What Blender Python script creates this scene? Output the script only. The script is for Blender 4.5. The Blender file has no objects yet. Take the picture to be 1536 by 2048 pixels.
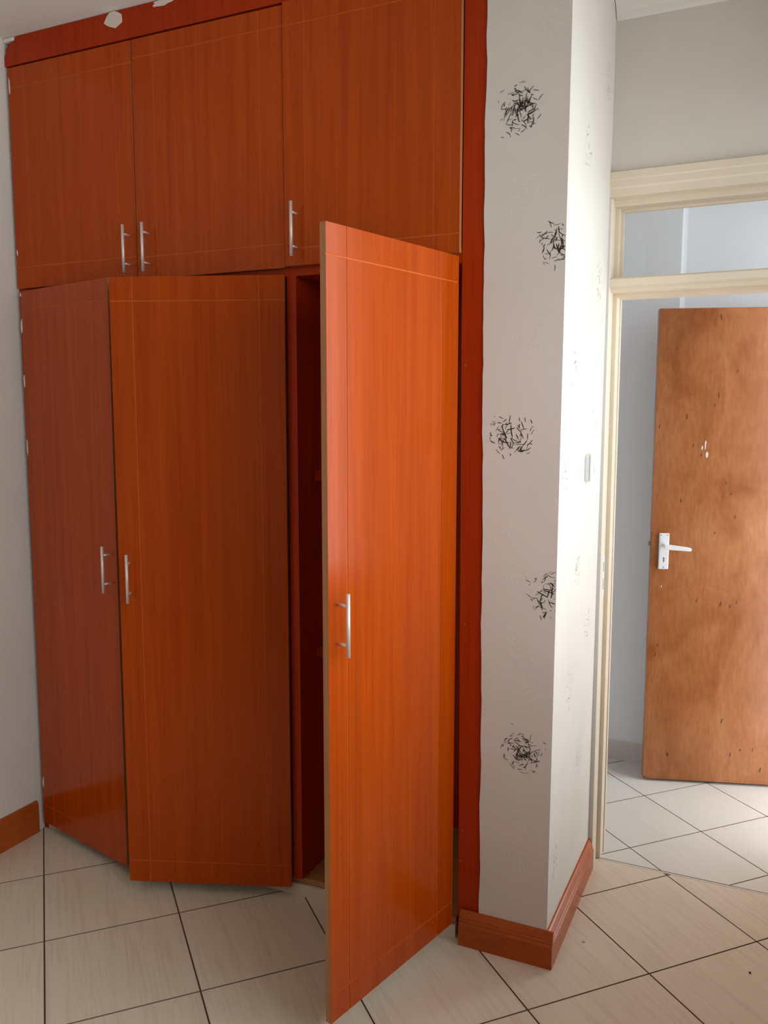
import bpy, bmesh, math, random
from mathutils import Vector, Matrix

# ------------------------------------------------------------------ camera, light, exposure
scene = bpy.context.scene
COL = scene.collection
F_PX, PITCH, YAW, ROLL = 1699.95, 0.1144, -0.4316, 0.0006
CAM = Vector((2.4964, -2.2876, 1.5835))
fw = Vector((math.sin(YAW) * math.cos(PITCH), math.cos(YAW) * math.cos(PITCH), -math.sin(PITCH)))
rt = fw.cross(Vector((0, 0, 1))).normalized()
up = rt.cross(fw)
r2 = rt * math.cos(ROLL) + up * math.sin(ROLL)
u2 = -rt * math.sin(ROLL) + up * math.cos(ROLL)
cam_data = bpy.data.cameras.new('camera')
cam_data.sensor_fit = 'VERTICAL'
cam_data.sensor_height = 36.0
cam_data.lens = F_PX / 2048.0 * 36.0
cam_data.clip_start = 0.02
cam = bpy.data.objects.new('camera', cam_data)
cam.matrix_world = Matrix(((r2.x, u2.x, -fw.x, CAM.x), (r2.y, u2.y, -fw.y, CAM.y),
                           (r2.z, u2.z, -fw.z, CAM.z), (0, 0, 0, 1)))
COL.objects.link(cam)
scene.camera = cam

world = bpy.data.worlds.new('daylight')
scene.world = world
world.use_nodes = True
bg = world.node_tree.nodes['Background']
bg.inputs['Color'].default_value = (0.86, 0.94, 1.0, 1)
bg.inputs['Strength'].default_value = 5.0

# room dimensions (metres): x along the wardrobe, y into the hall, z up
XR = 2.93            # window wall
YB = -3.40           # wall behind the camera
H = 2.872            # ceiling
P = 1.967            # pier outer corner
YD = 0.600           # room face of the door wall
YDH = 0.760          # hall face of the door wall
XJ = 2.780           # right side of the doorway
WIN = (-2.95, 0.575, 0.86, 2.50)        # window y0,y1,z0,z1
HX = 2.800           # hall right wall
HOP = (1.000, 1.660, 2.40)             # hall side opening y0,y1,z1
HXE = 2.94           # outer face of hall right wall


def portal(name, loc, rot, sx, sy):
    l = bpy.data.lights.new(name, 'AREA')
    l.shape = 'RECTANGLE'
    l.size, l.size_y = sx, sy
    l.cycles.is_portal = True
    o = bpy.data.objects.new(name, l)
    o.location, o.rotation_euler = loc, rot
    COL.objects.link(o)


portal('window_right_offscreen', (XR + 0.20, (WIN[0] + WIN[1]) / 2, (WIN[2] + WIN[3]) / 2), (0, math.pi / 2, 0),
       WIN[3] - WIN[2], WIN[1] - WIN[0])
portal('hall_opening_right_offscreen', (HXE + 0.01, (HOP[0] + HOP[1]) / 2, HOP[2] / 2), (0, math.pi / 2, 0),
       HOP[2], HOP[1] - HOP[0])

vs = scene.view_settings
vs.view_transform = 'Standard'
vs.look = 'None'
vs.exposure = 0.0
vs.gamma = 1.0
vs.use_curve_mapping = False

# ------------------------------------------------------------------ materials


def srgb(r, g, b):
    f = lambda c: (c / 255 / 12.92) if c <= 10 else ((c / 255 + 0.055) / 1.055) ** 2.4
    return (f(r), f(g), f(b), 1)


def mat(name, base, rough=0.5, spec=0.5, metal=0.0):
    m = bpy.data.materials.new(name)
    m.use_nodes = True
    b = m.node_tree.nodes['Principled BSDF']
    b.inputs['Base Color'].default_value = base if len(base) == 4 else (*base, 1)
    b.inputs['Roughness'].default_value = rough
    b.inputs['Specular IOR Level'].default_value = spec
    b.inputs['Metallic'].default_value = metal
    return m


class NT:
    def __init__(s, m):
        s.t = m.node_tree
        s.b = s.t.nodes['Principled BSDF']
        s.tc = s.t.nodes.new('ShaderNodeTexCoord')

    def n(s, kind, **kw):
        x = s.t.nodes.new('ShaderNode' + kind)
        for k, v in kw.items():
            if k in x.inputs:
                x.inputs[k].default_value = v
            else:
                setattr(x, k, v)
        return x

    def l(s, a, b):
        s.t.links.new(a, b)

    def mapping(s, scale, rnd=False):
        mp = s.n('Mapping')
        mp.inputs['Scale'].default_value = scale
        src = s.tc.outputs['Object']
        if rnd:
            oi = s.n('ObjectInfo')
            mu = s.n('Math', operation='MULTIPLY')
            mu.inputs[1].default_value = 57.0
            s.l(oi.outputs['Random'], mu.inputs[0])
            add = s.n('VectorMath', operation='ADD')
            s.l(src, add.inputs[0])
            s.l(mu.outputs[0], add.inputs[1])
            src = add.outputs[0]
        s.l(src, mp.inputs['Vector'])
        return mp.outputs['Vector']

    def noise(s, vec, scale, detail=4.0, rough=0.55, dist=0.0):
        x = s.n('TexNoise')
        x.inputs['Scale'].default_value = scale
        x.inputs['Detail'].default_value = detail
        x.inputs['Roughness'].default_value = rough
        x.inputs['Distortion'].default_value = dist
        s.l(vec, x.inputs['Vector'])
        return x.outputs['Fac']

    def ramp(s, fac, stops):
        x = s.n('ValToRGB')
        e = x.color_ramp.elements
        while len(e) > len(stops):
            e.remove(e[-1])
        while len(e) < len(stops):
            e.new(0.5)
        for el, (pos, c) in zip(e, stops):
            el.position = pos
            el.color = c if len(c) == 4 else (*c, 1)
        s.l(fac, x.inputs['Fac'])
        return x.outputs['Color']

    def mix(s, fac, a, b, blend='MIX'):
        x = s.n('Mix', data_type='RGBA', blend_type=blend)
        for sock, v in ((x.inputs[0], fac), (x.inputs[6], a), (x.inputs[7], b)):
            if isinstance(v, (int, float)):
                sock.default_value = v
            elif isinstance(v, tuple):
                sock.default_value = v if len(v) == 4 else (*v, 1)
            else:
                s.l(v, sock)
        return x.outputs[2]

    def color(s, c):
        s.l(c, s.b.inputs['Base Color'])

    def bump(s, h, strength, dist=0.001):
        x = s.n('Bump')
        x.inputs['Strength'].default_value = strength
        x.inputs['Distance'].default_value = dist
        s.l(h, x.inputs['Height'])
        s.l(x.outputs['Normal'], s.b.inputs['Normal'])


def wood(name, dark, light, rough, scale=(38, 38, 1.1), spec=0.5, rnd=True, contrast=(0.30, 0.70), tint=None):
    m = mat(name, light, rough, spec)
    if tint:
        m.node_tree.nodes['Principled BSDF'].inputs['Specular Tint'].default_value = (*tint, 1)
    t = NT(m)
    v = t.mapping(scale, rnd)
    f = t.noise(v, 1.0, 5.0, 0.6, 0.4)
    v2 = t.mapping((scale[0] * 5, scale[1] * 5, scale[2] * 4), rnd)
    g = t.noise(v2, 1.0, 2.0, 0.5)
    c = t.ramp(f, [(contrast[0], dark), (contrast[1], light)])
    c2 = t.ramp(g, [(0.25, (0.87, 0.84, 0.81)), (0.7, (1, 1, 1))])
    t.color(t.mix(1.0, c, c2, 'MULTIPLY'))
    t.bump(g, 0.04, 0.0006)
    return m


M = {}
M['door'] = wood('cherry_laminate', (0.370, 0.045, 0.0008), (0.480, 0.066, 0.0015), 0.17, spec=0.46, tint=(1.0, 0.50, 0.36))
M['groove'] = mat('groove_lacquer', (0.54, 0.105, 0.010), 0.45, 0.25)
M['edge'] = wood('laminate_edge_band', (0.36, 0.15, 0.045), (0.46, 0.20, 0.065), 0.45, (60, 60, 2))
M['stile'] = wood('red_varnished_timber', (0.340, 0.024, 0.0012), (0.440, 0.036, 0.0020), 0.34, (30, 30, 1.0), 0.3, tint=(1.0, 0.5, 0.36))
M['carcass'] = M['stile']
M['base'] = wood('stained_skirting', (0.350, 0.068, 0.010), (0.460, 0.095, 0.015), 0.28, (9, 9, 26), 0.4, tint=(1.0, 0.6, 0.45))
M['base_dark'] = M['base']
M['base_side'] = M['base']
M['plaster_chip'] = mat('plaster_chip', (0.72, 0.62, 0.54), 0.9, 0.2)
M['steel'] = mat('brushed_steel', (0.78, 0.70, 0.63), 0.48, 0.5, 0.55)
M['post'] = M['steel']
M['hole'] = mat('dark_hole', (0.02, 0.015, 0.012), 0.8, 0.1)
M['screw'] = mat('screw_head', (0.30, 0.07, 0.03), 0.4)
M['alu'] = mat('white_lacquered_alloy', (0.86, 0.86, 0.86), 0.25, 0.6)
M['switch'] = mat('white_switch_plastic', (0.80, 0.79, 0.79), 0.35, 0.5)
M['knot'] = mat('veneer_knot', (0.10, 0.028, 0.010), 0.5)
M['brass'] = mat('dull_latch_metal', (0.42, 0.36, 0.30), 0.45, 0.5, 0.8)
M['ink'] = mat('black_paint_stroke', (0.035, 0.030, 0.024), 0.7, 0.2)
M['ink_faint'] = M['ink']
M['cream_stroke'] = mat('cream_paint_stroke', (0.86, 0.80, 0.70), 0.6, 0.3)
M['plinth'] = mat('pale_plinth_mortar', (0.62, 0.50, 0.40), 0.8, 0.2)
M['grout'] = mat('brown_grout', (0.165, 0.110, 0.070), 0.9, 0.1)
M['hall_base'] = mat('pale_tile_skirting', (0.66, 0.61, 0.56), 0.35)


def plaster(name, base, var=0.06, rough=0.75, spec=0.25):
    m = mat(name, base, rough, spec)
    t = NT(m)
    v = t.mapping((1, 1, 1))
    f = t.noise(v, 2.2, 3.0)
    d = tuple(c * (1 - var) for c in base[:3])
    t.color(t.ramp(f, [(0.35, d), (0.65, base)]))
    g = t.noise(v, 140.0, 3.0)
    t.bump(g, 0.08, 0.001)
    return m


M['wall'] = plaster('warm_white_wall_paint', (0.70, 0.635, 0.565), 0.06)
M['pier'] = M['wall']
M['pier_side'] = M['wall']
M['wall_front'] = M['wall']
M['hall_wall'] = plaster('white_hall_paint', (0.86, 0.865, 0.875), 0.03, 0.6)
M['ceiling'] = plaster('ceiling_paint', (0.80, 0.74, 0.67), 0.04, 0.85)
M['frame'] = plaster('cream_painted_frame', (0.77, 0.645, 0.49), 0.10, 0.42, 0.4)
M['frame_head'] = M['frame']


def tile_material(name, dark, light, streak):
    m = mat(name, light, 0.30, 0.45)
    t = NT(m)
    v = t.mapping((70, 3.0, 30), True)
    f = t.noise(v, 1.0, 5.0, 0.6, 0.9)
    w = t.mapping((6, 2.0, 6), True)
    g = t.noise(w, 1.0, 3.0, 0.5)
    c = t.ramp(f, [(0.36, streak), (0.52, light)])
    c2 = t.ramp(g, [(0.3, dark), (0.7, light)])
    t.color(t.mix(0.5, c, c2))
    return m


M['tile'] = tile_material('beige_wood_grain_tile', (0.66, 0.545, 0.415), (0.72, 0.605, 0.47), (0.60, 0.48, 0.355))
M['tile_hall'] = tile_material('pale_stone_tile', (0.65, 0.595, 0.525), (0.71, 0.66, 0.59), (0.67, 0.615, 0.545))

# plywood hall door
m = mat('varnished_plywood', (0.5, 0.17, 0.05), 0.27, 0.6)
t = NT(m)
vA = t.mapping((5.0, 5.0, 2.6))
fA = t.noise(vA, 1.0, 4.0, 0.6, 0.8)
vB = t.mapping((70, 70, 16))
fB = t.noise(vB, 1.0, 4.0, 0.65)
cA = t.ramp(fA, [(0.28, (0.27, 0.074, 0.014)), (0.5, (0.38, 0.128, 0.038)), (0.74, (0.46, 0.180, 0.066))])
cB = t.ramp(fB, [(0.30, (0.80, 0.74, 0.68)), (0.60, (1, 1, 1))])
c = t.mix(1.0, cA, cB, 'MULTIPLY')
t.color(c)
t.bump(fB, 0.08, 0.0008)
M['plywood'] = m
M['plywood_edge'] = M['plywood']

# clear glass as a thin pane
m = bpy.data.materials.new('clear_glass')
m.use_nodes = True
nt = m.node_tree
for nd in list(nt.nodes):
    nt.nodes.remove(nd)
out = nt.nodes.new('ShaderNodeOutputMaterial')
mx = nt.nodes.new('ShaderNodeMixShader')
tr = nt.nodes.new('ShaderNodeBsdfTransparent')
gl = nt.nodes.new('ShaderNodeBsdfGlossy')
gl.inputs['Roughness'].default_value = 0.02
tr.inputs['Color'].default_value = (0.97, 0.98, 0.98, 1)
fr = nt.nodes.new('ShaderNodeFresnel')
fr.inputs['IOR'].default_value = 1.3
nt.links.new(fr.outputs[0], mx.inputs[0])
nt.links.new(tr.outputs[0], mx.inputs[1])
nt.links.new(gl.outputs[0], mx.inputs[2])
nt.links.new(mx.outputs[0], out.inputs[0])
M['glass'] = m

# ------------------------------------------------------------------ geometry helpers


def box(bm, x0, x1, y0, y1, z0, z1, mi=0):
    vs_ = [bm.verts.new((x, y, z)) for z in (z0, z1) for y in (y0, y1) for x in (x0, x1)]
    for f in ((0, 2, 3, 1), (4, 5, 7, 6), (0, 1, 5, 4), (2, 6, 7, 3), (0, 4, 6, 2), (1, 3, 7, 5)):
        bm.faces.new([vs_[i] for i in f]).material_index = mi


def prism(bm, pts, axis, a, b, mi=0):
    """extrude a 2-D outline along an axis; pts are the two other coordinates in xyz order"""
    def v3(p, w):
        if axis == 'x':
            return (w, p[0], p[1])
        if axis == 'y':
            return (p[0], w, p[1])
        return (p[0], p[1], w)
    A = [bm.verts.new(v3(q, a)) for q in pts]
    B = [bm.verts.new(v3(q, b)) for q in pts]
    n = len(pts)
    bm.faces.new(A).material_index = mi
    bm.faces.new(B[::-1]).material_index = mi
    for i in range(n):
        bm.faces.new((A[i], B[i], B[(i + 1) % n], A[(i + 1) % n])).material_index = mi


def rod(bm, a, b, r, n=14, mi=0, taper=1.0):
    a, b = Vector(a), Vector(b)
    d = (b - a).normalized()
    s = d.orthogonal().normalized()
    q = d.cross(s)
    rings = []
    for c, rr in ((a, r), (b, r * taper)):
        rings.append([bm.verts.new(c + (s * math.cos(6.28318 * k / n) + q * math.sin(6.28318 * k / n)) * rr) for k in range(n)])
    for k in range(n):
        f = bm.faces.new((rings[0][k], rings[0][(k + 1) % n], rings[1][(k + 1) % n], rings[1][k]))
        f.smooth = True
        f.material_index = mi
    bm.faces.new(rings[0][::-1]).material_index = mi
    bm.faces.new(rings[1]).material_index = mi


def obj(name, bm, mats, parent=None, bevel=0.0, seg=2, local=False):
    bmesh.ops.recalc_face_normals(bm, faces=bm.faces[:])
    me = bpy.data.meshes.new(name)
    bm.to_mesh(me)
    bm.free()
    for k in (mats if isinstance(mats, (list, tuple)) else [mats]):
        me.materials.append(M[k])
    o = bpy.data.objects.new(name, me)
    COL.objects.link(o)
    if parent is not None:
        o.parent = parent
        if not local:
            o.matrix_parent_inverse = world_of(parent).inverted()
    if bevel > 0:
        md = o.modifiers.new('bevel', 'BEVEL')
        md.width = bevel
        md.segments = seg
        md.limit_method = 'ANGLE'
        md.angle_limit = 0.9
    return o


def world_of(o):
    mw = o.matrix_basis.copy()
    if o.parent is not None:
        mw = world_of(o.parent) @ o.matrix_parent_inverse @ mw
    return mw


def boxes(name, lst, mats, parent=None, bevel=0.0, **kw):
    bm = bmesh.new()
    for b in lst:
        box(bm, *b)
    return obj(name, bm, mats, parent, bevel, **kw)


def empty(name, loc, label, cat=None, group=None, kind=None):
    o = bpy.data.objects.new(name, None)
    o.location = loc
    o.empty_display_size = 0.1
    COL.objects.link(o)
    o['label'] = label
    if cat:
        o['category'] = cat
    if group:
        o['group'] = group
    if kind:
        o['kind'] = kind
    return o


def struct(o, label):
    o['kind'] = 'structure'
    o['label'] = label
    return o


def cut(o, bm):
    """cut the closed shape bm (in o's own coordinates) out of o"""
    bmesh.ops.recalc_face_normals(bm, faces=bm.faces[:])
    me = bpy.data.meshes.new('cutter')
    bm.to_mesh(me)
    bm.free()
    c = bpy.data.objects.new('cutter', me)
    COL.objects.link(c)
    bpy.context.view_layer.update()
    c.matrix_world = world_of(o)
    md = o.modifiers.new('cut', 'BOOLEAN')
    md.operation, md.solver, md.object = 'DIFFERENCE', 'EXACT', c
    dg = bpy.context.evaluated_depsgraph_get()
    dg.update()
    new = bpy.data.meshes.new_from_object(o.evaluated_get(dg))
    o.modifiers.clear()
    o.data = new
    bpy.data.objects.remove(c)


# ------------------------------------------------------------------ floor
floor = struct(boxes('floor', [(-0.15, XR + 0.02, YB - 0.15, 1.95, -0.06, -0.004)], 'grout'), 'tiled floor of beige squares laid diagonally with brown grout')


def clip(poly, axis, val, keep_less):
    out_ = []
    for i in range(len(poly)):
        a, b = poly[i], poly[(i + 1) % len(poly)]
        ia = (a[axis] <= val) == keep_less or abs(a[axis] - val) < 1e-9
        ib = (b[axis] <= val) == keep_less or abs(b[axis] - val) < 1e-9
        if ia:
            out_.append(a)
        if ia != ib:
            k = (val - a[axis]) / (b[axis] - a[axis])
            out_.append((a[0] + k * (b[0] - a[0]), a[1] + k * (b[1] - a[1])))
    return out_


def lay_tiles(u0, v0, phi, s, rect, material, gap, skip=None):
    c, sn = math.cos(phi), math.sin(phi)
    shared = {}
    for i in range(-14, 15):
        for j in range(-14, 15):
            cx = u0 + s * ((i + .5) * c - (j + .5) * sn)
            cy = v0 + s * ((i + .5) * sn + (j + .5) * c)
            h = s / 2 - gap / 2
            full = [(-h, -h), (h, -h), (h, h), (-h, h)]
            wpoly = [(cx + a * c - b * sn, cy + a * sn + b * c) for a, b in full]
            pl = wpoly
            for ax, val, less in ((0, rect[0], False), (0, rect[1], True), (1, rect[2], False), (1, rect[3], True)):
                pl = clip(pl, ax, val, less)
                if len(pl) < 3:
                    break
            if len(pl) < 3:
                continue
            if skip and all(skip(q) for q in pl):
                continue
            area = abs(sum(pl[k][0] * pl[(k + 1) % len(pl)][1] - pl[(k + 1) % len(pl)][0] * pl[k][1] for k in range(len(pl)))) / 2
            if area < 2e-4:
                continue
            whole = len(pl) == 4 and all(abs(a[0] - b[0]) + abs(a[1] - b[1]) < 1e-7 for a, b in zip(pl, wpoly))
            if whole and 'm' in shared:
                me = shared['m']
            else:
                loc = [((x - cx) * c + (y - cy) * sn, -(x - cx) * sn + (y - cy) * c) for x, y in pl]
                bm = bmesh.new()
                top = 0.0
                cen = (sum(q[0] for q in loc) / len(loc), sum(q[1] for q in loc) / len(loc))
                e = 0.0012
                ins = []
                for q in loc:
                    d = Vector((cen[0] - q[0], cen[1] - q[1]))
                    d = d / max(d.length, 1e-6) * min(e * 1.4, d.length * .3)
                    ins.append((q[0] + d.x, q[1] + d.y))
                B = [bm.verts.new((x, y, -0.008)) for x, y in loc]
                Mi = [bm.verts.new((x, y, top - 0.0010)) for x, y in loc]
                T = [bm.verts.new((x, y, top)) for x, y in ins]
                n = len(loc)
                bm.faces.new(T)
                for k in range(n):
                    bm.faces.new((B[k], B[(k + 1) % n], Mi[(k + 1) % n], Mi[k])).material_index = 1
                    bm.faces.new((Mi[k], Mi[(k + 1) % n], T[(k + 1) % n], T[k])).material_index = 1
                bmesh.ops.recalc_face_normals(bm, faces=bm.faces[:])
                me = bpy.data.meshes.new('floor_tile')
                bm.to_mesh(me)
                bm.free()
                me.materials.append(M[material])
                me.materials.append(M['grout'])
                if whole:
                    shared['m'] = me
            o = bpy.data.objects.new('floor_tile', me)
            o.location = (cx, cy, 0)
            o.rotation_euler = (0, 0, phi)
            COL.objects.link(o)
            o.parent = floor


lay_tiles(0.2682, -0.258, 0.8128, 0.400, (0.0, XR, YB, 0.656), 'tile', 0.0025,
          skip=lambda q: q[0] < P - 0.001 and q[1] > -0.001)
lay_tiles(2.306, 1.025, 0.8128, 0.331, (0.9, HXE, 0.668, 1.82), 'tile_hall', 0.0018)
strip = boxes('threshold_strip', [(P + 0.012, XJ, 0.6585, 0.6662, -0.008, -0.0006)], 'hall_base', floor)

# ------------------------------------------------------------------ room shell
struct(boxes('ceiling', [(-0.15, XR + 0.15, YB - 0.15, 1.95, H, H + 0.12)], 'ceiling'), 'pale warm ceiling above the wardrobe')
struct(boxes('wall_left', [(-0.15, 0.0, YB - 0.15, 0.601, -0.0045, H)], 'wall'), 'plain pale wall beside the wardrobe')
struct(boxes('wall_back', [(0.0, XR, YB - 0.15, YB, 0.0, H)], 'wall'), 'plain pale wall opposite the wardrobe')
struct(boxes('wall_right', [(XR, XR + 0.15, YB - 0.15, WIN[0], 0, H), (XR, XR + 0.15, WIN[1], YDH, 0, H),
                            (XR, XR + 0.15, WIN[0], WIN[1], 0, WIN[2]), (XR, XR + 0.15, WIN[0], WIN[1], WIN[3], H)], 'wall'),
       'pale wall pierced by the window')
# door wall: pieces around the doorway
FR_T = 2.352
struct(boxes('wall_front', [(P + 0.0005, XJ + 0.06, YD, YDH, FR_T, H), (XJ + 0.06, XR, YD, YDH, 0, H)], 'wall_front'),
       'pale wall above and beside the bedroom doorway')


# pier between wardrobe and doorway: slightly out of plumb, ragged edge over the wardrobe stile
def pier_x(z):
    return P + 0.005 * (z - 1.3) / 1.3


rnd = random.Random(4)
bm = bmesh.new()
zs = [k * H / 90 for k in range(91)]
fl, fr_, bl, br = [], [], [], []
off = 0.0
for k, z in enumerate(zs):
    off = off * 0.75 + rnd.uniform(-0.0016, 0.0016)
    if 42 <= k <= 47:
        off += 0.0006
    wx = 1.7475 + 0.013 * max(0, (1.6 - z) / 1.6) - 0.003 * max(0, (z - 1.6)) + off
    fl.append(bm.verts.new((wx, -0.005, z)))
    bl.append(bm.verts.new((wx, 0.0195, z)))
    fr_.append(bm.verts.new((pier_x(z), -0.005, z)))
    br.append(bm.verts.new((pier_x(z), 0.0195, z)))
for k in range(90):
    bm.faces.new((fl[k], fr_[k], fr_[k + 1], fl[k + 1]))
    bm.faces.new((bl[k], fl[k], fl[k + 1], bl[k + 1])).material_index = 2
    bm.faces.new((fr_[k], br[k], br[k + 1], fr_[k + 1])).material_index = 1
    bm.faces.new((br[k], bl[k], bl[k + 1], br[k + 1]))
bm.faces.new((fl[0], bl[0], br[0], fr_[0]))
bm.faces.new((fl[-1], fr_[-1], br[-1], bl[-1]))
# body of the pier behind its plaster face
v = [(1.775, 0.020), (None, 0.020), (None, YDH), (1.775, YDH)]
low, high = [], []
for q in v:
    low.append(bm.verts.new((pier_x(0) if q[0] is None else q[0], q[1], 0)))
    high.append(bm.verts.new((pier_x(H) if q[0] is None else q[0], q[1], H)))
bm.faces.new(low)
bm.faces.new(high)
for k in range(4):
    f = bm.faces.new((low[k], low[(k + 1) % 4], high[(k + 1) % 4], high[k]))
    f.material_index = 1 if k == 1 else 0
pier = struct(obj('wall_pier', bm, ['pier', 'pier_side', 'plaster_chip']),
              'narrow projecting wall pier with black scribbled paint marks between wardrobe and doorway')


# scribbled paint marks on the pier, as thin paint strokes
def strokes(name, origin, ux, uy, nrm, n, rad, material, seed, w=0.0011, squash=1.0, lmin=0.006, lmax=0.028, center=0.62):
    r = random.Random(seed)
    bm = bmesh.new()
    ux, uy, nrm = Vector(ux), Vector(uy), Vector(nrm)
    o = Vector(origin)
    for k in range(n):
        rr = rad * (r.random() ** center) * (1.35 if r.random() < 0.12 else 1.0)
        th = r.uniform(0, 6.283)
        x, y = rr * math.cos(th) * squash, rr * math.sin(th)
        core = 1.0 - min(1.0, rr / rad)
        L = r.uniform(lmin, lmin + (lmax - lmin) * (0.25 + 0.75 * core))
        a = th + 1.57 + r.uniform(-0.9, 0.9) if r.random() < 0.6 else r.uniform(0, 6.283)
        curv = r.uniform(-45, 45)
        ww = w * r.uniform(0.45, 1.25) * (0.7 + 0.6 * core)
        seg = 5
        px, py = x, y
        L_, R_ = [], []
        for s_ in range(seg + 1):
            hw = ww * (0.35 + 0.65 * math.sin(math.pi * (0.1 + 0.8 * s_ / seg)))
            cx, cy = -math.sin(a) * hw, math.cos(a) * hw
            hgt = nrm * (0.0006 + 0.00002 * (k % 11))
            L_.append(bm.verts.new(o + ux * (px + cx) + uy * (py + cy) + hgt))
            R_.append(bm.verts.new(o + ux * (px - cx) + uy * (py - cy) + hgt))
            px += math.cos(a) * L / seg
            py += math.sin(a) * L / seg
            a += curv * L / seg
        for s_ in range(seg):
            bm.faces.new((L_[s_], R_[s_], R_[s_ + 1], L_[s_ + 1]))
    return bm


def clip_bm(bm, axis, lo, hi):
    dead = [v for v in bm.verts if not (lo <= v.co[axis] <= hi)]
    bmesh.ops.delete(bm, geom=dead, context='VERTS')
    return bm


YF = -0.005
for i, (x, z, n, rad, sq) in enumerate([(1.836, 2.385, 120, 0.066, 1.0), (1.955, 2.030, 90, 0.064, 1.0), (1.828, 1.520, 100, 0.062, 1.0),
                                        (1.958, 1.090, 95, 0.074, 1.0), (1.876, 0.622, 110, 0.062, 1.0)]):
    b_ = strokes('paint_mark', (x, YF, z), (1, 0, 0), (0, 0, 1), (0, -1, 0), n, rad, 'ink', 20 + i, 0.0012, sq, 0.006, 0.040, 0.75)
    clip_bm(b_, 0, 1.77, pier_x(z) - 0.001)
    o = obj('paint_mark', b_, 'ink', pier)
    o['label'] = 'black scribbled paint mark'
for i, (x, z) in enumerate([(1.87, 2.16), (1.88, 1.78), (1.90, 1.86), (1.82, 1.24), (1.87, 1.13), (1.85, 0.93), (1.90, 0.80), (1.88, 0.40), (1.90, 0.30), (1.93, 2.60)]):
    b_ = strokes('faint_mark', (x, YF, z), (1, 0, 0), (0, 0, 1), (0, -1, 0), 30, 0.06, 'cream_stroke', 60 + i, 0.0005, 1.0, 0.008, 0.04)
    clip_bm(b_, 0, 1.77, pier_x(z) - 0.001)
    obj('faint_mark', b_, 'cream_stroke', pier)
for i, (y, z) in enumerate([(0.239, 2.33), (0.506, 2.602), (0.455, 1.984), (0.431, 1.55), (0.07, 1.43), (0.262, 1.131),
                            (0.202, 0.767), (0.367, 0.476), (0.060, 0.263), (0.443, 0.904), (0.30, 2.80), (0.15, 1.72)]):
    b_ = strokes('paint_mark', (pier_x(z), y, z), (0, 1, 0), (0, 0, 1), (1, 0, 0), 34, 0.070, 'ink_faint', 90 + i, 0.0006, 0.8, 0.006, 0.026)
    clip_bm(b_, 1, 0.022, 0.58)
    for vv in b_.verts:
        vv.co.x = max(vv.co.x, pier_x(vv.co.z) + 0.0006)
    obj('paint_mark', b_, 'ink_faint', pier)

# ------------------------------------------------------------------ skirting and cornice
PROF = [(0, 0), (0.020, 0), (0.020, 0.066), (0.018, 0.070), (0.016, 0.072), (0.016, 0.078), (0.0135, 0.082), (0.0135, 0.087),
        (0.0105, 0.094), (0.008, 0.100), (0.004, 0.105), (0, 0.106)]
bm = bmesh.new()
prism(bm, [(YF - a, b) for a, b in PROF], 'x', 1.700, P + 0.016)
struct(obj('baseboard_front', bm, 'base'), 'moulded brown skirting board along the front of the scribbled pier')
bm = bmesh.new()
prism(bm, [(P - 0.004 + a, b) for a, b in PROF], 'y', YF + 0.0005, YD - 0.012)
struct(obj('baseboard_right', bm, 'base_side'), 'glossy moulded skirting board running back to the doorway')
bm = bmesh.new()
prism(bm, [(0.0, 0), (0.014, 0), (0.014, 0.115), (0.010, 0.121), (0, 0.122)], 'y', YB, -0.035)
struct(obj('baseboard_left', bm, 'base_dark'), 'dark red skirting board on the plain wall beside the wardrobe')
bm = bmesh.new()
COR = [(0, 0), (-0.055, 0), (-0.055, -0.008), (-0.042, -0.014), (-0.026, -0.022), (-0.014, -0.036), (-0.010, -0.048), (-0.004, -0.050), (0, -0.056)]
prism(bm, [(YD + a, H + b) for a, b in COR], 'x', P + 0.008, XR)
struct(obj('trim_1', bm, 'ceiling'), 'plaster cornice above the doorway wall')

# ------------------------------------------------------------------ door frame with transom light
fr = empty('door_1', (P + 0.4, YD + 0.05, 0), 'cream painted door frame with glazed transom light above the doorway', kind='structure')
XA = P + 0.011      # rebate face
XB = P + 0.025      # stop face
YS = 0.662          # stop front
ZB0, ZB1 = 1.982, 2.026     # transom bar
# left jamb: rebate portion and stop portion
for nm, (a0, a1, b0, b1) in (('jamb', (P - 0.006, XA, YD + 0.001, YS)), ('jamb_stop', (P - 0.006, XB, YS, 0.745))):
    jb = boxes(nm, [(a0, a1, b0, b1, 0.0, 2.29)], 'frame', fr, 0.0015)
    if nm == 'jamb':
        left_jamb = jb
boxes('jamb_bead', [(P - 0.006, XB + 0.004, 0.715, 0.735, 0.0, ZB0 - 0.012)], 'frame', fr, 0.001)
boxes('plaster_edge', [(P - 0.006, XA - 0.0008, 0.588, YD + 0.002, 0.0, FR_T - 0.078)], 'wall_front', fr)
# right jamb, mirrored
boxes('jamb', [(XJ, XJ + 0.06, YD - 0.012, YS, 0.0, 2.29)], 'frame', fr, 0.0015)
boxes('jamb_stop', [(XJ - 0.014, XJ + 0.06, YS, 0.745, 0.0, 2.29)], 'frame', fr, 0.0015)
# head with stepped moulding on its face
bm = bmesh.new()
prism(bm, [(YD + 0.05, FR_T), (YD - 0.020, FR_T), (YD - 0.020, 2.330), (YD - 0.016, 2.326), (YD - 0.016, 2.306), (YD - 0.011, 2.300),
           (YD - 0.011, 2.276), (YD + 0.05, 2.276)], 'x', P - 0.006, XJ + 0.06)
obj('head', bm, 'frame_head', fr)
boxes('head_stop', [(P - 0.006, XJ + 0.06, YD + 0.035, 0.745, 2.256, 2.292)], 'frame', fr, 0.0015)
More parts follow.
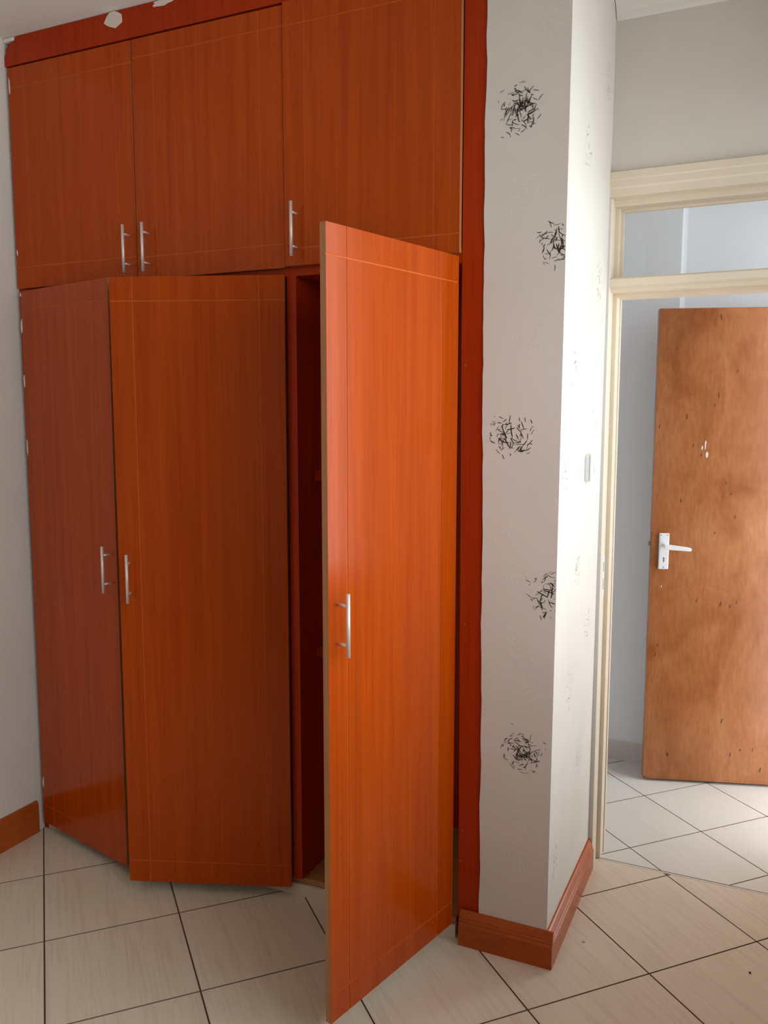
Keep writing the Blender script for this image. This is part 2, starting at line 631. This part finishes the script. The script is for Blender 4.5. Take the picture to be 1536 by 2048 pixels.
# transom bar
bm = bmesh.new()
prism(bm, [(YD - 0.004, ZB0 + 0.016), (YD - 0.004, ZB1 - 0.006), (YD + 0.006, ZB1), (0.744, ZB1), (0.744, ZB0 - 0.012), (YS + 0.0015, ZB0 - 0.012), (YS + 0.0015, ZB0),
           (YD + 0.012, ZB0), (YD + 0.012, ZB0 + 0.012)], 'x', P - 0.006, XJ + 0.02)
obj('transom_bar', bm, 'frame', fr)
# glazing beads and pane
for nm, b_ in (('glazing_bead', (XB, XB + 0.010, 0.690, 0.702, ZB1, 2.256)), ('glazing_bead', (XB + 0.010, XJ - 0.024, 0.690, 0.702, 2.247, 2.256)),
               ('glazing_bead', (XJ - 0.024, XJ - 0.014, 0.690, 0.702, ZB1, 2.256)), ('glazing_bead', (XB + 0.010, XJ - 0.024, 0.690, 0.702, ZB1, ZB1 + 0.007))):
    boxes(nm, [b_], 'frame', fr)
boxes('pane', [(XB + 0.001, XJ - 0.015, 0.7035, 0.7065, ZB1 + 0.001, 2.255)], 'glass', fr)['label'] = 'clear glass pane of the transom light'
# strike plate chipped into the jamb
bm = bmesh.new()
box(bm, XA - 0.001, XA + 0.0012, 0.622, 0.650, 0.965, 1.100)
sp = obj('strike_plate', bm, 'alu', fr, 0.0004)
for jo in (sp, left_jamb):
    for z0, z1 in ((1.048, 1.082), (0.985, 1.025)):
        bm = bmesh.new()
        box(bm, XA - 0.011, XA + 0.004, 0.630, 0.642, z0, z1)
        cut(jo, bm)
boxes('strike_slot', [(XA - 0.011, XA - 0.0102, 0.6305, 0.6415, 1.0485, 1.0815), (XA - 0.011, XA - 0.0102, 0.6305, 0.6415, 0.9855, 1.0245)], 'brass', sp)

# ------------------------------------------------------------------ light switch on the pier
PX = pier_x(1.42)
sw = empty('light_switch', (PX, 0.366, 1.42), 'white plastic surface mounted light switch on the bright pier side near the door frame', 'switch')
boxes('back_box', [(PX - 0.0005, PX + 0.014, 0.329, 0.403, 1.381, 1.459)], 'switch', sw, 0.003)
boxes('face_plate', [(PX + 0.014, PX + 0.021, 0.327, 0.405, 1.379, 1.461)], 'switch', sw, 0.003)
bm = bmesh.new()
prism(bm, [(PX + 0.0205, 1.406), (PX + 0.0265, 1.406), (PX + 0.0215, 1.434), (PX + 0.0205, 1.434)], 'y', 0.359, 0.374)
obj('rocker', bm, 'switch', sw)


# ------------------------------------------------------------------ wardrobe
wd = empty('wardrobe', (0.88, 0.28, 0), 'built in cherry wood wardrobe with six bar handled doors, three standing ajar', 'wardrobe')
TH = 0.018
# carcass
boxes('side_panel', [(0.002, 0.020, 0.0, 0.56, 0.0, H - 0.004)], 'carcass', wd)
boxes('side_panel', [(1.700, 1.718, 0.020, 0.56, 0.0, H - 0.004)], 'carcass', wd)
boxes('back_panel', [(0.020, 1.700, 0.548, 0.56, 0.045, H - 0.004)], 'carcass', wd)
boxes('partition', [(1.116, 1.148, 0.0, 0.548, 0.062, 2.000)], 'stile', wd)
boxes('partition', [(1.116, 1.134, 0.0, 0.548, 2.040, 2.790)], 'carcass', wd)
boxes('partition', [(0.548, 0.566, 0.03, 0.548, 2.040, 2.790)], 'carcass', wd)
boxes('middle_shelf', [(0.020, 1.680, 0.0, 0.548, 2.000, 2.040)], 'stile', wd)
boxes('bottom_board', [(0.020, 1.6805, 0.012, 0.548, 0.044, 0.062)], 'edge', wd)
boxes('plinth', [(0.003, 1.6805, 0.004, 0.06, 0.0, 0.040)], 'plinth', wd)
boxes('top_board', [(0.020, 1.700, 0.02, 0.548, 2.790, 2.806)], 'carcass', wd)
for z in (1.390, 0.805):
    boxes('shelf_cleat', [(1.148, 1.178, 0.105, 0.545, z - 0.020, z + 0.014)], 'stile', wd, 0.002)
# face frame: stile on the right, fascia on top
bm = bmesh.new()
vv = []
for z, xl, xr in ((0.0, 1.692, 1.772), (0.9, 1.686, 1.770), (1.9, 1.681, 1.768), (H - 0.002, 1.681, 1.768)):
    vv.append([bm.verts.new((x, y, z)) for x, y in ((xl, 0.0), (xr, 0.0), (xr, 0.0195), (xl, 0.0195))])
for a, b in zip(vv, vv[1:]):
    for k in range(4):
        bm.faces.new((a[k], a[(k + 1) % 4], b[(k + 1) % 4], b[k]))
bm.faces.new(vv[0])
bm.faces.new(vv[-1])
obj('stile', bm, 'stile', wd)
bm = bmesh.new()
prof = [(0.002, 2.779), (1.6805, 2.779), (1.6805, H - 0.002), (0.060, H - 0.002), (0.054, 2.862), (0.048, 2.852), (0.036, 2.856), (0.026, 2.846), (0.014, 2.838),
        (0.008, 2.815), (0.002, 2.811)]
prism(bm, prof, 'y', -TH, 0.0)
obj('fascia', bm, 'stile', wd)
boxes('left_filler', [(0.002, 0.012, -0.004, 0.0, 2.03, 2.779)], 'carcass', wd)

# plaster smears and chips
def blob(name, cx, cz, rx, rz, y, seed, n=13, thick=0.003, mat_='plaster_chip', parent=wd, jag=0.25):
    r = random.Random(seed)
    bm = bmesh.new()
    pts = []
    for k in range(n):
        a = 6.28318 * k / n
        q = 1 + r.uniform(-jag, jag)
        pts.append((cx + rx * q * math.cos(a), cz + rz * q * math.sin(a)))
    prism(bm, pts, 'y', y - thick, y + 0.0005)
    return obj(name, bm, mat_, parent)


blob('plaster_smear', 0.492, 2.845, 0.036, 0.024, -TH, 3, thick=0.004, jag=0.12)
blob('plaster_smear', 0.690, 2.860, 0.040, 0.008, -TH, 5, thick=0.002)
boxes('plaster_fill', [(0.0005, 0.050, -TH - 0.004, -0.001, 2.858, H - 0.001)], 'ceiling', wd, 0.004)

for k, (x_, z_, rx_, rz_) in enumerate([(0.020, 2.715, 0.003, 0.028), (0.021, 2.151, 0.003, 0.010), (0.030, 2.004, 0.005, 0.007), (0.029, 1.895, 0.005, 0.024),
                                        (0.029, 1.70, 0.004, 0.020), (0.028, 1.463, 0.003, 0.026), (0.031, 0.192, 0.005, 0.020)]):
    blob('paint_smear', x_, z_, rx_, rz_, -0.0185 if z_ > 2.02 else -0.0205, 30 + k, 9, 0.0014)

for z_, x_ in ((0.350, 1.700), (0.255, 1.697), (0.98, 1.70), (1.72, 1.693)):
    bm = bmesh.new()
    rod(bm, (x_, -0.0012, z_), (x_, 0.002, z_), 0.0035, 10)
    obj('screw_head', bm, 'screw', wd)


def handle(parent, u, z0, z1, y_face):
    bm = bmesh.new()
    yb = y_face - 0.034
    rod(bm, (u, yb, z0), (u, yb, z1), 0.0048, 16)
    L = z1 - z0
    for q in (z0 + L * 0.19, z1 - L * 0.19):
        rod(bm, (u, yb, q), (u, y_face, q), 0.0038, 10, 1)
    return obj('handle', bm, ['steel', 'post'], parent, local=True)


def door(name, loc, ang, tilt, x0, x1, z0, z1, gx, gz, hz, label=None, hside=None):
    """door slab in local coordinates: hinge axis at x=0,y=0; outer face at y=-TH; grooves cut 1.6 mm deep"""
    o = None
    bm = bmesh.new()
    gd, gw = 0.0018, 0.0040
    yf = -TH
    box(bm, x0, x1, yf + gd, 0.0, z0, z1, 2)
    # faces of groove bottoms take material 1: lay a thin sheet
    def cells(a0, a1, cuts):
        e = [a0] + [c for g in cuts for c in (g - gw / 2, g + gw / 2)] + [a1]
        return [(e[k], e[k + 1]) for k in range(0, len(e), 2)]
    for g in gx:
        box(bm, g - gw / 2, g + gw / 2, yf + gd - 0.0003, yf + gd + 0.001, z0, z1, 1)
    for g in gz:
        for a, b in cells(x0, x1, gx):
            box(bm, a, b, yf + gd - 0.0003, yf + gd + 0.001, g - gw / 2, g + gw / 2, 1)
    for a, b in cells(x0, x1, gx):
        for c, d in cells(z0, z1, gz):
            box(bm, a, b, yf, yf + gd + 0.0005, c, d, 0)
    # light lipping line round the rim
    o = obj(name, bm, ['door', 'groove', 'edge'], wd, local=True)
    for fce in o.data.polygons:
        n = fce.normal
        if fce.material_index == 0 and n.y > -0.5:
            fce.material_index = 2 if (abs(fce.center.x - x0) < 1e-4 or abs(fce.center.x - x1) < 1e-4 or abs(fce.center.z - z0) < 1e-4 or abs(fce.center.z - z1) < 1e-4) else 1
    o.matrix_basis = Matrix.Translation(Vector(loc) - wd.location) @ Matrix.Rotation(ang, 4, 'Z') @ Matrix.Rotation(tilt, 4, 'Y')
    if label:
        o['label'] = label
    h = handle(o, hz[0], hz[1], hz[2], -TH)
    return o


# upper doors (closed)
door('upper_door', (0, -0.0005, 0), 0, 0, 0.016, 0.5555, 2.027, 2.772, (0.090, 0.482), (2.100, 2.706), (0.529, 2.044, 2.196))
door('upper_door', (0, -0.0005, 0), 0, 0, 0.5595, 1.1205, 2.024, 2.772, (0.642, 1.039), (2.095, 2.716), (0.608, 2.042, 2.197))
door('upper_door', (1.677, -0.0012, 0), math.radians(0.35), 0, -0.553, 0.0015, 2.027, 2.777, (-0.481, -0.074), (2.078, 2.712), (-0.511, 2.048, 2.206))
# lower doors: first hinged on the left wall side, second and third hinged on their right
door('lower_door', (0.0221 + 0.004, -0.002, 0), -0.2344, math.radians(0.15), 0.0, 0.5277, 0.036, 2.0165, (0.075, 0.452), (0.106, 1.950),
     (0.497, 0.997, 1.153), 'ajar door, hinged beside the plain wall')
door('lower_door', (1.1167 - 0.006, -0.001, 0), 0.3576, 0.0, -0.545, 0.0, 0.037, 2.003, (-0.474, -0.079), (0.110, 1.930),
     (-0.507, 0.987, 1.143), 'ajar door, hinged on the partition')
d3 = door('lower_door', (1.6767 - 0.0175, -0.0105, 0), 1.3339, 0.0, -0.546, 0.0, 0.057, 2.017, (-0.475, -0.078), (0.128, 1.946),
          (-0.513, 1.004, 1.159), 'door swung wide open, hinged on the stile')
# hinge arms on the wide open door
for z in (0.20, 1.02, 1.86):
    boxes('hinge', [(-0.052, -0.004, -0.0005, 0.010, z - 0.022, z + 0.022)], 'steel', d3, 0.002, local=True)


# ------------------------------------------------------------------ hall beyond the doorway
HA, HB, HCX = 1.600, 1.820, 2.093
struct(boxes('wall_hall_far', [(0.75, HCX, HA, 1.95, 0, H), (HCX, HXE, HB, 1.95, 0, H)], 'hall_wall'),
       'white hall wall with a corner step seen through the doorway')
struct(boxes('wall_hall_left', [(0.75, 0.90, YDH, HA, 0, H)], 'hall_wall'), 'white end wall of the hall')
struct(boxes('wall_hall_near', [(-0.15, 1.7745, 0.601, YDH, -0.0045, H)], 'hall_wall'), 'white hall wall behind the wardrobe')
struct(boxes('wall_hall_right', [(HX, HXE, YDH, HOP[0], 0, H), (HX, HXE, HOP[1], HB, 0, H), (HX, HXE, HOP[0], HOP[1], HOP[2], H)], 'hall_wall'),
       'white hall wall with the side opening of the plywood door')
bm = bmesh.new()
prism(bm, [(HA - 0.010, 0.0), (HA, 0.0), (HA, 0.088), (HA - 0.008, 0.088), (HA - 0.010, 0.086)], 'x', 0.90, HCX)
struct(obj('baseboard_hall', bm, 'hall_base'), 'pale tile skirting at the foot of the hall wall')

# plywood hall door
A2 = math.radians(16.8)
d2 = empty('door_2', (2.037, 1.405, 0), 'varnished orange brown plywood door with white lever handle standing open in the hall', kind='structure')
d2.rotation_euler = (0, 0, A2)
bm = bmesh.new()
box(bm, 0.0, 0.775, 0.0, 0.040, 0.012, 2.014)
leaf = obj('leaf', bm, ['plywood', 'plywood_edge'], d2, 0.003, local=True)
for f in leaf.data.polygons:
    if abs(f.normal.y) < 0.5:
        f.material_index = 1
boxes('lipping', [(0.0, 0.012, -0.0012, 0.0, 0.014, 2.012), (0.0, 0.775, -0.0012, 0.0, 0.0125, 0.020)], 'plywood', d2, local=True)
bm = bmesh.new()
box(bm, 0.030, 0.071, -0.010, 0.0, 0.936, 1.089)
hp = obj('handle_plate', bm, 'alu', d2, 0.004, 3, local=True)
hp['label'] = 'white lacquered backplate with keyhole'
bm = bmesh.new()
rod(bm, (0.0505, -0.010, 1.038), (0.0505, -0.045, 1.038), 0.0085, 16)
prism(bm, [(0.044, 1.046), (0.072, 1.046), (0.140, 1.037), (0.150, 1.034), (0.154, 1.029), (0.152, 1.023), (0.146, 1.021), (0.072, 1.025), (0.050, 1.027), (0.043, 1.032)],
      'y', -0.058, -0.044)
obj('lever', bm, 'alu', hp, 0.004, 3, local=True)
bm = bmesh.new()
rod(bm, (0.0510, -0.013, 0.983), (0.0510, -0.0012, 0.983), 0.0040, 12)
cut(hp, bm)
bm = bmesh.new()
box(bm, 0.0487, 0.0533, -0.013, -0.0012, 0.966, 0.984)
cut(hp, bm)
boxes('keyhole', [(0.0465, 0.0555, -0.0014, -0.0004, 0.965, 0.988)], 'brass', hp, local=True)
for xx, zz in ((0.037, 1.081), (0.064, 1.081), (0.051, 0.944)):
    bm = bmesh.new()
    rod(bm, (xx, -0.0112, zz), (xx, -0.009, zz), 0.0024, 10)
    obj('screw', bm, 'brass', hp, local=True)
boxes('latch_plate', [(-0.0015, 0.001, 0.008, 0.032, 0.95, 1.09)], 'brass', d2, local=True)
boxes('latch_bolt', [(-0.011, 0.0, 0.013, 0.026, 1.032, 1.050)], 'brass', d2, 0.002, local=True)
# torn patches on the veneer
for k, (x, z, w_, h_) in enumerate([(0.189, 1.447, 0.005, 0.018), (0.202, 1.458, 0.006, 0.040), (0.209, 1.418, 0.007, 0.028), (0.047, 0.86, 0.004, 0.012)]):
    r = random.Random(k)
    bm = bmesh.new()
    pts = [(x + w_ * (0.5 + r.uniform(-.3, .3)) * math.cos(a), z + h_ * .5 * math.sin(a)) for a in [i * 0.6283 for i in range(10)]]
    prism(bm, pts, 'y', -0.0009, 0.0002)
    obj('veneer_chip', bm, 'plaster_chip', d2, local=True)
# dark knots in the veneer
bm = bmesh.new()
r = random.Random(8)
for x, z in [(0.242, 1.976), (0.316, 1.759), (0.246, 1.663), (0.232, 1.622), (0.124, 1.575), (0.016, 1.534), (0.154, 1.456), (0.187, 1.417), (0.29, 1.304),
             (0.278, 1.244), (0.312, 1.257), (0.113, 1.227), (0.332, 1.161), (0.255, 1.093), (0.193, 0.804), (0.29, 0.792), (0.329, 0.783), (0.354, 0.8),
             (0.041, 0.606), (0.032, 0.564), (0.1, 0.123), (0.317, 0.284), (0.358, 0.137), (0.449, 0.163), (0.483, 0.076), (0.398, 0.16), (0.61, 1.3), (0.66, 0.7)]:
    w_, h_ = r.uniform(0.0016, 0.0034), r.uniform(0.005, 0.013)
    lean = r.uniform(-0.1, 0.35)
    pts = [(x + w_ * (1 + r.uniform(-.3, .3)) * math.cos(a) + lean * h_ * math.sin(a), z + h_ * math.sin(a)) for a in [i * 0.7854 for i in range(8)]]
    prism(bm, pts, 'y', -0.0006, 0.0002)
kn = obj('knots', bm, 'knot', d2, local=True)
# hall side opening casing
fr2 = empty('door_3', (HX + 0.05, 1.25, 0), 'white casing around the bright side opening of the hall', kind='structure')
boxes('casing', [(HX - 0.012, HX, HOP[1], HOP[1] + 0.06, 0, HOP[2] + 0.06)], 'frame', fr2)
boxes('casing', [(HX - 0.012, HX, HOP[0] - 0.06, HOP[0], 0, HOP[2] + 0.06)], 'frame', fr2)
boxes('casing', [(HX - 0.012, HX, HOP[0], HOP[1], HOP[2], HOP[2] + 0.06)], 'frame', fr2)

# ------------------------------------------------------------------ bedroom window (lights the room from the right)
wn = empty('window_1', (XR + 0.07, (WIN[0] + WIN[1]) / 2, WIN[2]), 'wide steel framed window in the pale wall', kind='structure')
fy0, fy1, fz0, fz1 = WIN
boxes('window_frame', [(XR + 0.06, XR + 0.10, fy0, fy1, fz0, fz0 + 0.035), (XR + 0.06, XR + 0.10, fy0, fy1, fz1 - 0.035, fz1),
                       (XR + 0.06, XR + 0.10, fy0, fy0 + 0.035, fz0 + 0.035, fz1 - 0.035), (XR + 0.06, XR + 0.10, fy1 - 0.035, fy1, fz0 + 0.035, fz1 - 0.035)], 'frame', wn)
ya, yb = fy0 + (fy1 - fy0) / 3, fy0 + 2 * (fy1 - fy0) / 3
for q in (ya, yb):
    boxes('mullion', [(XR + 0.065, XR + 0.095, q - 0.015, q + 0.015, fz0 + 0.035, fz1 - 0.035)], 'frame', wn)
for a, b in ((fy0 + 0.035, ya - 0.015), (ya + 0.015, yb - 0.015), (yb + 0.015, fy1 - 0.035)):
    boxes('pane', [(XR + 0.078, XR + 0.082, a, b, fz0 + 0.035, fz1 - 0.035)], 'glass', wn)
boxes('window_sill', [(XR - 0.03, XR + 0.06, fy0 - 0.03, fy1 + 0.03, fz0 - 0.025, fz0)], 'frame', wn, 0.004)

# ------------------------------------------------------------------ crumbs on the floor
def crumb(x, y, s, material, label, seed):
    r = random.Random(seed)
    bm = bmesh.new()
    bmesh.ops.create_icosphere(bm, subdivisions=1, radius=s)
    for q in bm.verts:
        q.co *= r.uniform(0.7, 1.2)
        q.co.z *= 0.6
    zmin = min(q.co.z for q in bm.verts)
    for q in bm.verts:
        q.co.z -= zmin
    o = obj('crumb', bm, material)
    o.location = (x, y, 0)
    o['label'] = label
    o['category'] = 'debris'


crumb(2.040, 0.150, 0.006, 'plaster_chip', 'tiny pale plaster crumb on the floor by the glossy skirting', 1)
crumb(2.500, 0.200, 0.004, 'hole', 'tiny dark speck on the beige tiles before the doorway', 2)
